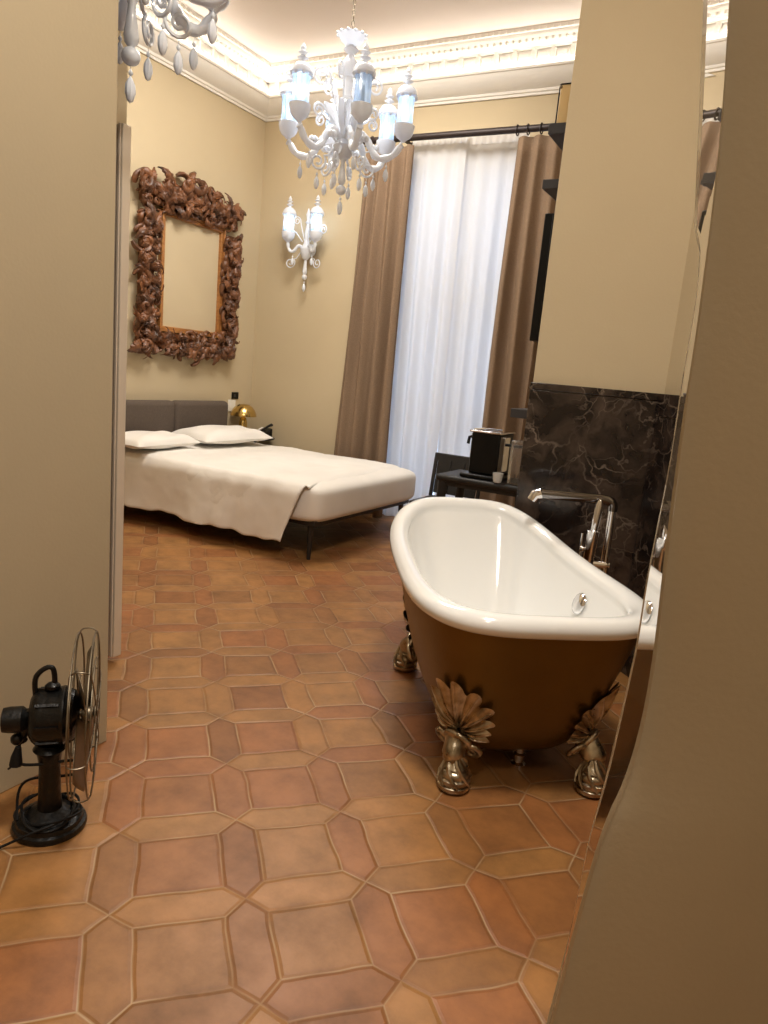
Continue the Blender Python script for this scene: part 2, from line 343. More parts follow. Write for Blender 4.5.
for i, (a, b_, n) in enumerate(segs):
    mb = MB(); ext(ledge, a, b_, n, mb)
    ext(crown, a, b_, n, mb); ext(frieze, a, b_, n, mb)
    L = (Vector(b_) - Vector(a)).length; dv = (Vector(b_) - Vector(a)).normalized(); nn = Vector(n)
    if i < 2:
        m_ = int(L / .16)
        for j in range(m_):
            c = Vector(a) + dv * ((j + .5) * L / m_)
            A = Matrix.Translation((*c, 0)) @ Matrix(((dv.x, nn.x, 0, 0), (dv.y, nn.y, 0, 0), (0, 0, 1, 0), (0, 0, 0, 1)))
            mb.box(-.052, .052, .026, .043, 3.99, 4.052, A)
            mb.box(-.03, .03, .043, .05, 4.005, 4.04, A)
            mb.box(.062, .098, .026, .062, 3.985, 4.07, A)
        m_ = int(L / .055)
        for j in range(m_):
            c = Vector(a) + dv * ((j + .5) * L / m_)
            A = Matrix.Translation((*c, 0)) @ Matrix(((dv.x, nn.x, 0, 0), (dv.y, nn.y, 0, 0), (0, 0, 1, 0), (0, 0, 0, 1)))
            mb.ball((0, .098, 4.122), (.017, .014, .02), 6, A)
            mb.box(-.008, .008, .135, .158, 4.17, 4.19, A)
    struct(mb.build('trim_%d' % (5 + i), PLASTER, ang=35))
# LED strips lying in the cove
for a, b_, nm, l in (((-4.93, 2.6), (-4.93, 6.1), 'led_strip', 'glowing strip light hidden in the cove above the carved frame wall'), ((-4.85, 6.12), (-1.2, 6.12), 'led_strip', 'glowing strip light hidden in the cove above the curtains')):
    mb = MB(); mb.box(min(a[0], b_[0]) - .012, max(a[0], b_[0]) + .012, min(a[1], b_[1]) - .012, max(a[1], b_[1]) + .012, 3.886, 3.896)
    tag(mb.build(nm, LED, smooth=False), l, 'strip light', 'cove strip lights')

# window behind the sheers --------------------------------------------------
w = MB(); t = .07
w.box(WX0, WX0 + t, 6.3, 6.38, 0, WZ1).box(WX1 - t, WX1, 6.3, 6.38, 0, WZ1).box(WX0, WX1, 6.3, 6.38, WZ1 - t, WZ1).box(WX0, WX1, 6.3, 6.38, 0, .12)
xm = (WX0 + WX1) / 2; w.box(xm - .05, xm + .05, 6.3, 6.38, 0, WZ1)
for z in (1.0, 2.1): w.box(WX0, WX1, 6.31, 6.37, z - .025, z + .025)
wf = w.build('window_1', PLASTER, smooth=False, bevel=.004); struct(wf)
MB().box(WX0 + t, WX1 - t, 6.335, 6.34, .12, WZ1 - t).build('window_pane', CLEAR, wf, smooth=False)

# near right wall end with softly wavering edge, and the bevelled glass strip ---------
YAW = -0.483787
FW = Vector((sin(YAW), cos(YAW))); RT = Vector((cos(YAW), -sin(YAW)))
outer = [(.30, 0), (.338, .273), (.348, .375), (.366, .6), (.382, .754), (.403, .824), (.414, .924), (.414, 1.035), (.406, 1.171), (.397, 1.37), (.396, 1.424), (.394, 1.53), (.383, 1.738), (.365, 1.886), (.36, 1.951), (.345, 2.3), (.33, CZ)]
def smooth_poly(P, it=2):
    for _ in range(it):
        Q = [P[0]]
        for a, b_ in zip(P, P[1:]):
            Q += [(a[0] * .75 + b_[0] * .25, a[1] * .75 + b_[1] * .25), (a[0] * .25 + b_[0] * .75, a[1] * .25 + b_[1] * .75)]
        Q.append(P[-1]); P = Q
    return P
op = [(a - .009, z) for a, z in smooth_poly(outer, 2)]
def pl(r, dd, z): p = RT * r + FW * dd; return (p.x, p.y, z)
mb = MB(); vs = []; fs = []
prof = [(.13, .125), (.05, .05), (.004, .012), (.012, .0), (.25, -.012), (.75, -.012), (.75, .125)]
k = len(prof)
for r, z in op: vs += [pl(r + a if a < .7 else 1.15, .99 + dd, z) for a, dd in prof]
for i in range(len(op) - 1):
    for j in range(k):
        fs.append((i * k + j, i * k + (j + 1) % k, (i + 1) * k + (j + 1) % k, (i + 1) * k + j))
fs += [tuple(range(k)), tuple(reversed(range((len(op) - 1) * k, len(op) * k)))]
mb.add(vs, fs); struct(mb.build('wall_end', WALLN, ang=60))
inner = [(.341, .303), (.341, .402), (.350, .6), (.354, .733), (.365, .842), (.368, .888), (.377, 1.047), (.376, 1.143), (.381, 1.313), (.379, 1.423), (.379, 1.542), (.350, 1.771), (.335, 1.883), (.326, 1.948), (.316, 2.05)]
def interp(P, z):
    for a, b_ in zip(P, P[1:]):
        if a[1] <= z <= b_[1]: return a[0] + (b_[0] - a[0]) * (z - a[1]) / (b_[1] - a[1])
    return P[-1][0] if z > P[-1][1] else P[0][0]
vs = []; fs = []; N = 60
for i in range(N + 1):
    z = .31 + (2.05 - .31) * i / N
    ri, ro = min(interp(inner, z) - (.008 if z > 1.6 else .0), interp(op, z) - .001), interp(op, z) + .004
    wd = max(ro - ri, .002)
    A = 12.5 if z < 1.2 else (12.5 + (z - 1.2) / .25 * 9.3 if z < 1.45 else 21.8)
    th = wd * math.tan(R(A))
    vs += [pl(ri, .978 - th, z), pl(ri, .978, z), pl(ro, .978, z), pl(ro, .9775, z)]
for i in range(N):
    for j in range(4): fs.append((i * 4 + j, i * 4 + (j + 1) % 4, i * 4 + 4 + (j + 1) % 4, i * 4 + 4 + j))
fs += [(3, 2, 1, 0), (N * 4, N * 4 + 1, N * 4 + 2, N * 4 + 3)]
g = MB().add(vs, fs).build('bevelled_glass_strip', PRISM, smooth=False)
tag(g, 'narrow strip of clear glass along the edge of the near right wall', 'glass edge')

# ------------------------------------------------------------------ curtains
def curtain(x0t, x1t, x0b, x1b, y, z0, z1, folds, amp, ph=0, seed=1, gather=.5):
    rnd = random.Random(seed); fr = [rnd.uniform(.6, 1.4) for _ in range(folds + 2)]
    nu = folds * 12; offs = [rnd.uniform(-.3, .3) for _ in range(folds + 2)]
    def fn(u, v):
        z = z1 + (z0 - z1) * v
        a = amp * (gather + (1 - gather) * min(1, v * 2.2))
        k = u * folds; i = int(min(k, folds - 1e-6)); am = fr[i] * (1 - (k - i)) + fr[i + 1] * (k - i)
        uu = u + .012 * sin(5 * v + 9 * u + ph)
        x = (x0t + (x1t - x0t) * uu) * (1 - v) + (x0b + (x1b - x0b) * uu) * v
        yy = y + a * am * sin(2 * pi * k + ph + .5 * sin(3 * v + i)) + .3 * a * sin(pi * k * .7 + 2 * v)
        return (x + a * .10 * cos(2 * pi * k * 2 + ph), yy, z)
    return MB().grid(fn, nu, 26)
cl = thing('curtain', 'brown heavy drape hanging left of the white sheers', 'curtain', (-3.43, 6.0, 0), group='brown drapes')
def tl(mb, name, m, root, **kw):
    p = root.location; mb.v = [(x - p.x, y - p.y, z - p.z) for x, y, z in mb.v]
    o = mb.build(name, m, root, **kw); return o
c = tl(curtain(-3.66, -3.18, -3.80, -3.17, 5.97, .02, 3.35, 4, .055, .6, 3), 'drape_cloth', TAUPE, cl, ang=80)
sm = c.modifiers.new('s', 'SOLIDIFY'); sm.thickness = .006
cr = thing('curtain', 'brown heavy drape hanging right of the white sheers, beside the dark shelves', 'curtain', (-1.9, 6.0, 0), group='brown drapes')
c = tl(curtain(-2.235, -1.35, -2.26, -1.3, 5.97, .02, 3.35, 6, .046, 2.2, 5), 'drape_cloth', TAUPE, cr, ang=80)
sm = c.modifiers.new('s', 'SOLIDIFY'); sm.thickness = .006
for nm, a, b_, a2, b2, sd, l in (('l', -3.25, -2.725, -3.24, -2.715, 8, 'white sheer curtain panel, the left one of the pair in front of the window'), ('r', -2.775, -2.19, -2.72, -2.2, 9, 'white sheer curtain panel, the right one of the pair in front of the window')):
    s_ = thing('sheer_curtain', l, 'sheer curtain', ((a + b_) / 2, 6.1, 0), group='white sheer panels')
    tl(curtain(a, b_, a2, b2, 6.10 if nm == 'l' else 6.155, .02, 3.40, 4, .027, sd, sd, .25), 'voile', SHEER, s_, ang=80)
    hd = MB().grid(lambda u, v: (a + (b_ - a) * u, (6.088 if nm == 'l' else 6.143) + .006 * sin(u * 60), 3.37 + v * .075), 90, 3)
    tl(hd, 'header_tape', SHEER, s_, ang=80)
rod = thing('curtain_rod', 'long dark curtain rod with rings above the window', 'curtain rod', (-2.7, 5.98, 3.41))
mb = MB().tube([(-1.1, 0, 0), (1.35, 0, 0)], .028, 12); mb.build('pole', RODM, rod)
for x in (-1.1, 1.35): MB().ball((x, 0, 0), .036, 12).build('finial', RODM, rod)
for x in (.46, .55, .66, .82, .97, 1.12, -.98, -.9, -.8, -.72):
    MB().tube([(x, .038 * cos(a), .038 * sin(a) - .006) for a in [2 * pi * i / 16 for i in range(16)]], .006, 6, closed=True).build('ring', RODM, rod)
for x in (-.6, .9):
    MB().box(x - .01, x + .01, .0, .21, -.012, .012).lathe([(.03, 0), (.03, .01)], 12, T_((x, .21, 0), rx=pi / 2)).build('bracket', RODM, rod)

# ------------------------------------------------------------------ chandelier kit
LANTERN = [(.012, -.03), (.024, -.018), (.044, -.004), (.058, .018), (.065, .045), (.066, .068), (.052, .075)]
def leaf_path(n, f): return [f(i / (n - 1)) for i in range(n)]
def lantern_parts(parent, x, z, lit=True, y=0):
    T = T_((x, y, z))
    MB().lathe(LANTERN, 20, T).build('candle_bowl', WHITE, parent)
    def fn(u, v):
        a = 2 * pi * u; r = (.047 + .004 * cos(8 * a)) * (1 + .10 * (abs(v - .5) * 2) ** 3)
        return (x + r * cos(a), y + r * sin(a), z + .07 + .17 * v)
    MB().grid(fn, 48, 8, cu=True).build('lantern_glass', LANT, parent)
    MB().lathe([(.004, .07), (.016, .09), (.02, .12), (.012, .155), (.003, .175)], 12, T).build('bulb', BULB if lit else BULBOFF, parent)
    mb = MB().lathe([(.056, .228), (.070, .236), (.066, .25), (.058, .27), (.040, .29), (.018, .298), (.012, .303), (.014, .310), (.034, .322), (.014, .334), (.014, .34), (.030, .352), (.013, .364), (.018, .376), (.005, .402)], 20, T)
    for i in range(8):
        a = 2 * pi * i / 8; mb.ball((x + .06 * cos(a), y + .06 * sin(a), z + .232), (.011, .011, .016), 6)
    mb.build('lantern_cap', WHITE, parent)
def arm_mb(r, zb):
    """S arm from hub to bowl bottom at radius r; local x outwards"""
    P = [(.03, 0, .02), (.07, 0, .055), (.115, 0, .06), (.155, 0, .02), (.185, 0, -.045), (.225, 0, -.085), (.28, 0, -.09), (.335, 0, -.065), (.37, 0, -.01), (r, 0, zb - .03)]
    Q = smooth_poly3(P)
    n = len(Q); rad = [.017 + .007 * abs(sin(i * .55)) * (.6 + .4 * sin(pi * i / n)) for i in range(n)]
    return MB().tube(Q, rad, 10)
def smooth_poly3(P, it=2):
    P = [Vector(p) for p in P]
    for _ in range(it):
        Q = [P[0]]
        for a, b_ in zip(P, P[1:]): Q += [a * .75 + b_ * .25, a * .25 + b_ * .75]
        Q.append(P[-1]); P = Q
    return P
def scroll_path(pts): return smooth_poly3(pts, 2)
def pendant(mb, x, y, z, s=1):
    mb.tube([(x, y, z), (x, y, z - .03 * s)], .0015, 4)
    mb.lathe([(.001, -.115), (.010, -.108), (.0175, -.085), (.016, -.06), (.008, -.042), (.002, -.034), (.006, -.03), (.008, -.024), (.005, -.017), (.001, -.012)], 8, T_((x, y, z), s=s))
def vrot(pts, a):
    return [(p[0] * cos(a), p[0] * sin(a), p[2]) if p[1] == 0 else (p[0] * cos(a) - p[1] * sin(a), p[0] * sin(a) + p[1] * cos(a), p[2]) for p in pts]
def xz(pts2): return [(p[0], 0, p[1]) for p in pts2]
def upper_scroll():
    up = [(.03, .08), (.055, .16), (.085, .25), (.105, .31), (.115, .345)]
    sp = spiral(.175, .36, .060, .012, pi, -1.7, 26)
    return xz(up + [(p[0], p[1]) for p in sp])
def lower_scroll():
    st = [(.05, -.02), (.10, -.09)]
    sp = spiral(.165, -.135, .055, .012, pi * .75, 1.5, 22)
    return xz(st + [(p[0], p[1]) for p in sp])
def side_scroll():
    st = [(.04, .06), (.10, .13), (.15, .16)]
    sp = spiral(.195, .15, .042, .010, pi * .8, -1.5, 20)
    return xz(st + [(p[0], p[1]) for p in sp])
ZS = Matrix.Diagonal((1.08, 1.08, .925, 1))
def make_chandelier(name, label, loc, rz, chain_top, off=()):
    """origin at the hub; ball of the bottom finial at z=-.30"""
    t = thing(name, label, 'chandelier', loc, rz, 'white glass chandeliers')
    MB().lathe([(.004, .205 + .06), (.035, .27), (.028, .30), (.022, .33), (.030, .38), (.026, .42), (.045, .45), (.052, .48), (.045, .51), (.025, .54), (.018, .56), (.030, .572), (.045, .59), (.03, .61), (.018, .62)], 20, ZS).build('baluster', WHITE, t)
    mb = MB().lathe([(.018, .615), (.04, .625), (.065, .645), (.078, .67), (.085, .68), (.078, .676), (.06, .655), (.03, .64), (.01, .635)], 24, ZS)
    for i in range(12):
        a = 2 * pi * i / 12; mb.ball((.083 * cos(a), .083 * sin(a), .678), (.013, .013, .008), 6, ZS)
    mb.build('crown_dish', WHITE, t)
    MB().lathe([(.02, -.10), (.045, -.085), (.065, -.055), (.072, -.02), (.06, .0), (.045, .015), (.055, .04), (.04, .06), (.026, .09), (.03, .13), (.026, .18), (.022, .24), (.035, .27)], 24).build('hub', WHITE, t)
    MB().lathe([(.006, -.26), (.024, -.24), (.027, -.22), (.018, -.16), (.013, -.12), (.02, -.10)], 16).build('stem', WHITE, t)
    MB().ball((0, 0, -.285), (.034, .034, .031), 18).build('finial_ball', WHITE, t)
    mb = MB(); pendant(mb, 0, 0, -.312, 1.1); mb.build('pendant_drop', WHITE, t)
    # chain
    mb = MB(); z = .59; k = 0
    while z < chain_top - .03:
        a = (k % 2) * pi / 2
        mb.tube([(.009 * cos(q) * cos(a), .009 * cos(q) * sin(a), z + .017 * sin(q) + .017) for q in [2 * pi * i / 10 for i in range(10)]], .0022, 5, closed=True)
        z += .030; k += 1
    mb.build('chain', OLDMETAL, t)
    MB().lathe([(.01, chain_top - .05), (.035, chain_top - .035), (.055, chain_top - .012), (.06, chain_top)], 20).build('ceiling_rose', WHITE, t)
    for k in range(6):
        a = k * pi / 3
        e = arm_mb(.385, .03); e.v = vrot(e.v, a)
        A = e.build('arm', WHITE, t)
        x, y = .385 * cos(a), .385 * sin(a)
        lantern_parts(A, x, .045, k not in off, y)
        a2 = a + pi / 6
        MB().tube(vrot(upper_scroll(), a2), .0072, 6).build('upper_scroll', WHITE, t)
        MB().tube(vrot(side_scroll(), a2 + .25), .0078, 6).build('side_scroll', WHITE, t)
        MB().tube(vrot(lower_scroll(), a2), .0078, 6).build('lower_scroll', WHITE, t)
        mb = MB(); pendant(mb, .165 * cos(a2), .165 * sin(a2), -.19); mb.build('pendant_drop', WHITE, t)
        mb = MB(); pendant(mb, .29 * cos(a), .29 * sin(a), -.11, 1.0); mb.build('pendant_drop', WHITE, t)
        # upright glass leaf and flower between arms
        lf = [(.05, 0, .03), (.075, 0, .09), (.095, 0, .16), (.12, 0, .20), (.15, 0, .215)]
        MB().tube(vrot(smooth_poly3(lf), a2), [(.004, .006 + .018 * sin(pi * i / 16)) for i in range(17)], 8, up=(0, 0, 1)).build('glass_leaf', WHITE, t) if len(smooth_poly3(lf)) == 17 else None
        q = smooth_poly3(lf); n = len(q)
        MB().tube(vrot([tuple(p) for p in q], a2), [(.004, .006 + .018 * sin(pi * i / (n - 1))) for i in range(n)], 8).build('glass_leaf', WHITE, t)
        fl = MB()
        for j in range(6):
            b_ = 2 * pi * j / 6
            fl.ball((.20 + .018 * cos(b_), .018 * sin(b_), -.005), (.013, .013, .02), 6)
        fl.tube([(.07, 0, -.01), (.14, 0, -.035), (.20, 0, -.02)], .005, 6)
        fl.v = vrot([(p[0], p[1] or 1e-9, p[2]) for p in fl.v], a2 - .1); fl.build('glass_flower', WHITE, t)
    return t
CH1 = (-2.74, 4.20, 2.81)
view = math.atan2(-CH1[1], -CH1[0])       # towards the camera
ch = make_chandelier('chandelier', 'white glass chandelier with lit lantern shades hanging over the foot of the bed', CH1, view + R(13), CZ - CH1[2], off=(0,))
CH2 = (-2.235, 2.0, 2.70)
ch2 = make_chandelier('chandelier', 'white glass chandelier cut off by the top left corner, next to the near wall', CH2, math.atan2(-CH2[1], -CH2[0]) + R(8), CZ - CH2[2], off=(0, 1, 2, 3, 4, 5))

# wall sconce
SC = (-4.34, 6.19, 2.50)
sc = thing('wall_sconce', 'white glass wall sconce with two lit lantern shades beside the curtain', 'wall light', SC)
MB().lathe([(.0, .02), (.05, .018), (.06, .008), (.062, 0)], 20, T_((0, 0, 0), rx=pi / 2)).build('backplate', WHITE, sc)
MB().lathe([(.02, -.10), (.04, -.08), (.055, -.04), (.06, 0), (.045, .02), (.03, .05), (.02, .1), (.028, .14), (.018, .2), (.012, .23), (.024, .25), (.010, .27), (.016, .3), (.022, .32), (.004, .38)], 20, T_((0, -.08, 0))).build('hub', WHITE, sc)
MB().lathe([(.006, -.25), (.02, -.235), (.024, -.21), (.016, -.15), (.012, -.1)], 14, T_((0, -.08, 0))).ball((0, -.08, -.265), .028, 14).build('stem', WHITE, sc)
mb = MB(); pendant(mb, 0, -.08, -.29); mb.build('pendant_drop', WHITE, sc)
MB().tube([(0, 0, 0), (0, -.08, 0)], .02, 10).build('bracket', WHITE, sc)
for s_ in (-1, 1):
    a = math.atan2(-.55, s_)
    P = smooth_poly3([(.03, 0, 0), (.06, 0, .03), (.09, 0, .02), (.12, 0, -.03), (.155, 0, -.035), (.18, 0, 0), (.185, 0, .05)])
    e = MB().tube(P, [.013 + .004 * abs(sin(i * .6)) for i in range(len(P))], 8); e.v = [(x, y - .08, z) for x, y, z in vrot(e.v, a)]
    A = e.build('arm', WHITE, sc)
    lantern_parts(A, .185 * cos(a), .075, True, .185 * sin(a) - .08)
    for fn, s2 in ((lower_scroll, 1.0), (side_scroll, 1.15)):
        p = [(x * s2, y, z * s2) for x, y, z in fn()]; MB().tube([(x, y - .08, z) for x, y, z in vrot(p, a + .3 * s_)], .006, 6).build('scroll', WHITE, sc)
    p = [(x * .6, y, z * .7) for x, y, z in upper_scroll()]; MB().tube([(x, y - .08, z) for x, y, z in vrot(p, a - .25 * s_)], .005, 6).build('scroll', WHITE, sc)
    mb = MB(); pendant(mb, .13 * cos(a), .13 * sin(a) - .08, -.06, .9); mb.build('pendant_drop', WHITE, sc)

# ------------------------------------------------------------------ carved mirror frame on left wall
FR = (-5, 5.225, 2.085)
fr = thing('carved_frame', 'large carved wooden picture frame of curling leaves around an empty centre, above the bed', 'frame', FR)
rnd = random.Random(11)
# local: x out of wall, y along wall, z up
mb = MB(); iy, iz = .36, .47
mb2 = []
for w0, w1, x1 in ((0, .03, .035), (.03, .05, .05)):
    for (a, b_, c, d_) in ((-iy - w1, iy + w1, iz + w0, iz + w1), (-iy - w1, iy + w1, -iz - w1, -iz - w0), (-iy - w1, -iy - w0, -iz - w0, iz + w0), (iy + w0, iy + w1, -iz - w0, iz + w0)):
        mb.box(.002, x1, a, b_, c, d_)
mb.build('inner_moulding', GOLDWOOD, fr, bevel=.004)
MB().box(.001, .006, -iy, iy, -iz, iz).build('backing_panel', WALL, fr, smooth=False)
def border_side(n0):
    return MB()
def cscroll(mb, y, z, size, ang, flip, x0, thick):
    """one curling acanthus scroll"""
    n = 22; pts = []; rad = []
    turns = rnd.uniform(.8, 1.35) * flip
    for i in range(n):
        t = i / (n - 1); r = size * (1 - .80 * t) ; a = ang + turns * 2 * pi * t
        pts.append((x0 + thick * (.3 + 1.1 * sin(pi * t * .8) + .5 * t), y + r * cos(a), z + r * sin(a)))
        w_ = size * (.10 + .38 * sin(pi * min(1, t * 1.15 + .12)) ** .8) * (1 + .22 * sin(t * 26))
        rad.append((w_ * .62, w_ * .85))
    mb.tube(pts, rad, 8)
    mb.ball((pts[-1][0] + .006, pts[-1][1], pts[-1][2]), size * .17, 8)
def leaf(mb, y, z, ang, ln, wd, x0, curl):
    """serrated leaf rising off the wall then curling forwards at the tip"""
    n = 16
    def fn(u, v):
        s = v * 2 - 1
        c = ang + curl * u * u
        px = y + ln * u * cos(c); pz = z + ln * u * sin(c)
        ser = 1 + .42 * (((u * 5) % 1) - .5)
        w_ = wd * sin(pi * min(.97, u * .9 + .12)) ** .7 * ser
        nx, nz = -sin(c), cos(c)
        return (x0 + .05 * sin(pi * u) + .035 * u + .6 * wd * (1 - s * s) * (.4 + .6 * (1 - u)) - .010 * abs(sin(s * 4.7 + u * 9)) - .010, px + nx * w_ * s, pz + nz * w_ * s)
    mb.grid(fn, 22, 11)
sides = {'top': [], 'bottom': [], 'left': [], 'right': []}
def scatter(mb, along, fixed, horiz, width, seed):
    global rnd
    rnd = random.Random(seed); a = along[0]
    while a < along[1]:
        for row in (-.3, .34):
            sz = rnd.uniform(.042, .072); o = fixed + width * row * rnd.uniform(.6, 1.15)
            y, z = (a, o) if horiz else (o, a)
            cscroll(mb, y, z, sz, rnd.uniform(0, 6.28), rnd.choice((-1, 1)), .03, .03)
        y, z = (a, fixed) if horiz else (fixed, a)
        outw = (pi / 2 if z > 0 else -pi / 2) if horiz else (0 if y > 0 else pi)
        leaf(mb, y, z, outw + rnd.uniform(-1, 1), rnd.uniform(.11, .19), rnd.uniform(.035, .058), .05, rnd.uniform(-1.3, 1.3))
        for q_ in range(2):
            oy, oz = (rnd.uniform(-.05, .05), rnd.uniform(-.4, .5) * width * (1 if z > 0 else -1)) if horiz else (rnd.uniform(-.4, .5) * width * (1 if y > 0 else -1), rnd.uniform(-.05, .05))
            leaf(mb, y + oy * .6, z + oz * .6, outw + rnd.uniform(-1.5, 1.5), rnd.uniform(.09, .15), rnd.uniform(.016, .028), .065, rnd.uniform(-2, 2))
        leaf(mb, y + rnd.uniform(-.03, .03), z + rnd.uniform(-.03, .03), rnd.uniform(0, 6.28), rnd.uniform(.09, .15), rnd.uniform(.03, .045), .07, rnd.uniform(-1.6, 1.6))
        mb.ball((.075, y + rnd.uniform(-.05, .05), z + rnd.uniform(-.05, .05)), rnd.uniform(.012, .02), 8)
        a += rnd.uniform(.062, .085)
for nm, al, fx, hz, wd in (('top', (-.66, .54), .60, True, .19), ('bottom', (-.65, .52), -.60, True, .17), ('left', (-.48, .46), -.565, False, .22), ('right', (-.48, .46), .475, False, .15)):
    mb = MB(); scatter(mb, al, fx, hz, wd, {'top': 4, 'bottom': 9, 'left': 15, 'right': 23}[nm])
    # rough carved ground behind the leaves
    if hz: mb.box(.002, .05, al[0] + .02, al[1] - .02, fx - .07, fx + .07)
    else: mb.box(.002, .05, fx - .07, fx + .07, al[0], al[1])
    sd = 77
    if nm == 'top':
        for (y, z, s_, a, fl) in ((-.66, .68, .085, 3.6, -1), (.54, .66, .07, -.5, 1), (-.20, .76, .09, 2.4, -1), (-.02, .80, .10, 1.9, 1), (.12, .78, .075, .6, -1), (.30, .72, .07, 1.2, 1), (-.38, .72, .08, 1.4, -1)):
            cscroll(mb, y, z, s_, a, fl, .04, .045)
        for (y, z, a, l_, w_, c_) in ((-.38, .68, 1.75, .20, .05, .6), (-.2, .70, 1.3, .20, .045, -.7), (.02, .72, 1.8, .19, .045, .8), (.15, .70, 1.1, .18, .04, -.8), (.38, .66, 1.4, .17, .035, .5), (.50, .64, .9, .15, .035, -.6), (-.55, .66, 2.2, .15, .04, -.6)):
            leaf(mb, y, z, a, l_, w_, .06, c_)
    if nm == 'bottom':
        for (y, z, s_, a, fl) in ((-.63, -.64, .085, -2.5, 1), (.50, -.64, .075, -.6, -1), (0, -.72, .08, -1.6, 1), (-.12, -.70, .07, -2, -1), (.16, -.68, .07, -1, 1)):
            cscroll(mb, y, z, s_, a, fl, .04, .045)
    if nm == 'left':
        for (y, z, s_, a, fl) in ((-.66, .20, .09, 3.3, 1), (-.64, .38, .07, 2.5, -1), (-.65, -.1, .08, 2.9, -1), (-.65, -.34, .08, 3.9, 1)):
            cscroll(mb, y, z, s_, a, fl, .04, .045)
        leaf(mb, -.60, .30, 1.3, .26, .05, .06, .5); leaf(mb, -.50, .26, 1.9, .24, .045, .05, -.6)
    if nm == 'right':
        for (y, z, s_, a, fl) in ((.53, .42, .06, 0, -1), (.53, .12, .06, .3, 1), (.52, -.2, .06, -.5, -1)):
            cscroll(mb, y, z, s_, a, fl, .04, .045)
    mb.build({'top': 'carved_crest', 'bottom': 'carved_apron', 'left': 'carved_side', 'right': 'carved_side'}[nm], CARVED, fr, ang=50)

# ------------------------------------------------------------------ bed
bd = thing('bed', 'double bed with grey padded headboard, white linen and dark frame against the left wall', 'bed', (-4.98, 4.97, 0))
BX = -4.98; BY = 4.97
def bb(x0, x1, y0, y1, z0, z1): return MB().box(x0 - BX, x1 - BX, y0 - BY, y1 - BY, z0, z1)
bb(-4.88, -2.76, 4.21, 5.72, .255, .305).build('bed_frame', BEDFR, bd, bevel=.012)
for x, y in ((-2.82, 4.25), (-2.82, 5.68), (-4.75, 4.25), (-4.75, 5.68)):
    MB().lathe([(.014, 0), (.024, .26)], 12, T_((x - BX, y - BY, 0))).build('leg', BEDFR, bd)
for y0, y1 in ((3.93, 4.96), (4.965, 5.70)):
    o = bb(-4.975, -4.86, y0, y1, .25, .955).build('headboard_cushion', HEADF, bd, bevel=.045); o.modifiers['bevel'].segments = 5
def mattress(u, v):
    return None
def rbox(x0, x1, y0, y1, z0, z1, e=.10, nu=60, nv=30, bulge=.02):
    def fn(u, v):
        a = 2 * pi * u; b_ = pi * (v - .5)
        def sp(c, e_): return math.copysign(abs(c) ** e_, c)
        X = sp(cos(a), e) * sp(cos(b_), e * 1.9); Y = sp(sin(a), e) * sp(cos(b_), e * 1.9); Z = sp(sin(b_), e * 2.6)
        return ((x0 + x1) / 2 + (x1 - x0) / 2 * X, (y0 + y1) / 2 + (y1 - y0) / 2 * Y, (z0 + z1) / 2 + (z1 - z0) / 2 * Z)
    return MB().grid(fn, nu, nv, cu=True)
m_ = rbox(-4.84 - BX, -2.70 - BX, 4.155 - BY, 5.80 - BY, .262, .578, .13, 96, 40); m_.build('mattress', LINEN, bd, ang=80)
# duvet: lies on top and hangs over the near long side
rnd = random.Random(3)
def duvet(u, v):
    # u along X head->foot, v from far side over the top to the hanging hem
    xe = -2.85 + .05 * (v / .62) if v < .62 else -2.80 - .15 * ((v - .62) / .38) ** .8
    x0 = -4.80; x = x0 + (xe - x0) * u
    top = 4.0
    W_ = 1.62
    if v < .62:
        t = v / .62; y = 5.76 - W_ * t
        z = .579 + .006 * sin(3 * u * pi + 2) * sin(4 * t) + .012 * sin(x * 7 + y * 3) * .4
        if t > .93: z -= (t - .93) / .07 * .02
        fo = max(0, (u - .955) / .045); z -= .03 * fo * fo
        edge = max(0, 1 - t * 25); z -= .03 * edge
    else:
        t = (v - .62) / .38
        rr = .04
        y = 4.14 - rr * sin(min(1, t * 5) * pi / 2) - .012 * sin(u * 30 + 3 * sin(u * 9)) * t - .02 * t * (1 + sin(u * 13))
        hem = .125 + .03 * (1 - u) * 1.0 + .012 * sin(u * 20)
        z = .568 - (.568 - hem) * t
        z += .004 * sin(u * 60)
    return (x - BX, y - BY, z)
o = MB().grid(duvet, 110, 60).build('duvet', LINEN, bd, ang=80)
s_ = o.modifiers.new('s', 'SOLIDIFY'); s_.thickness = .008; s_.offset = 1
ds = o.modifiers.new('d', 'DISPLACE'); tx = bpy.data.textures.new('wr', 'CLOUDS'); tx.noise_scale = .28; ds.texture = tx; ds.strength = .028; ds.mid_level = .5
def pillow(name, label, cx, cy, z, w_, l_, h_, rz):
    def fn(u, v):
        a = 2 * pi * u; r = sin(pi * v * .5)
        sx = math.copysign(abs(cos(a)) ** .45, cos(a)); sy = math.copysign(abs(sin(a)) ** .45, sin(a))
        return (sx * r * w_ / 2, sy * r * l_ / 2, 0)
    mb = MB(); n = 30
    for sg in (1, -1):
        def fn(u, v, sg=sg):
            x = u * 2 - 1; y = v * 2 - 1
            hgt = max(0, (1 - x ** 4)) ** .55 * max(0, (1 - y ** 4)) ** .55
            pin = 1 - .07 * (1 - abs(x) ** 3) * abs(y) ** 4 - .0; piny = 1 - .07 * (1 - abs(y) ** 3) * abs(x) ** 4
            return (x * w_ / 2 * piny, y * l_ / 2 * pin, (hgt * h_ / 2 * (1 if sg > 0 else .55)) * sg + .006 * sin(7 * x + 5 * y) * hgt)
        mb.grid(fn, n, n)
    t = thing(name, label, 'pillow', (cx, cy, z), rz, 'bed pillows')
    o = mb.build('pillow_case', LINEN, t, ang=80); return t
pillow('pillow', 'white pillow lying at the near side of the bed, beside the door edge', -4.55, 4.36, .645, .46, .74, .15, R(3))
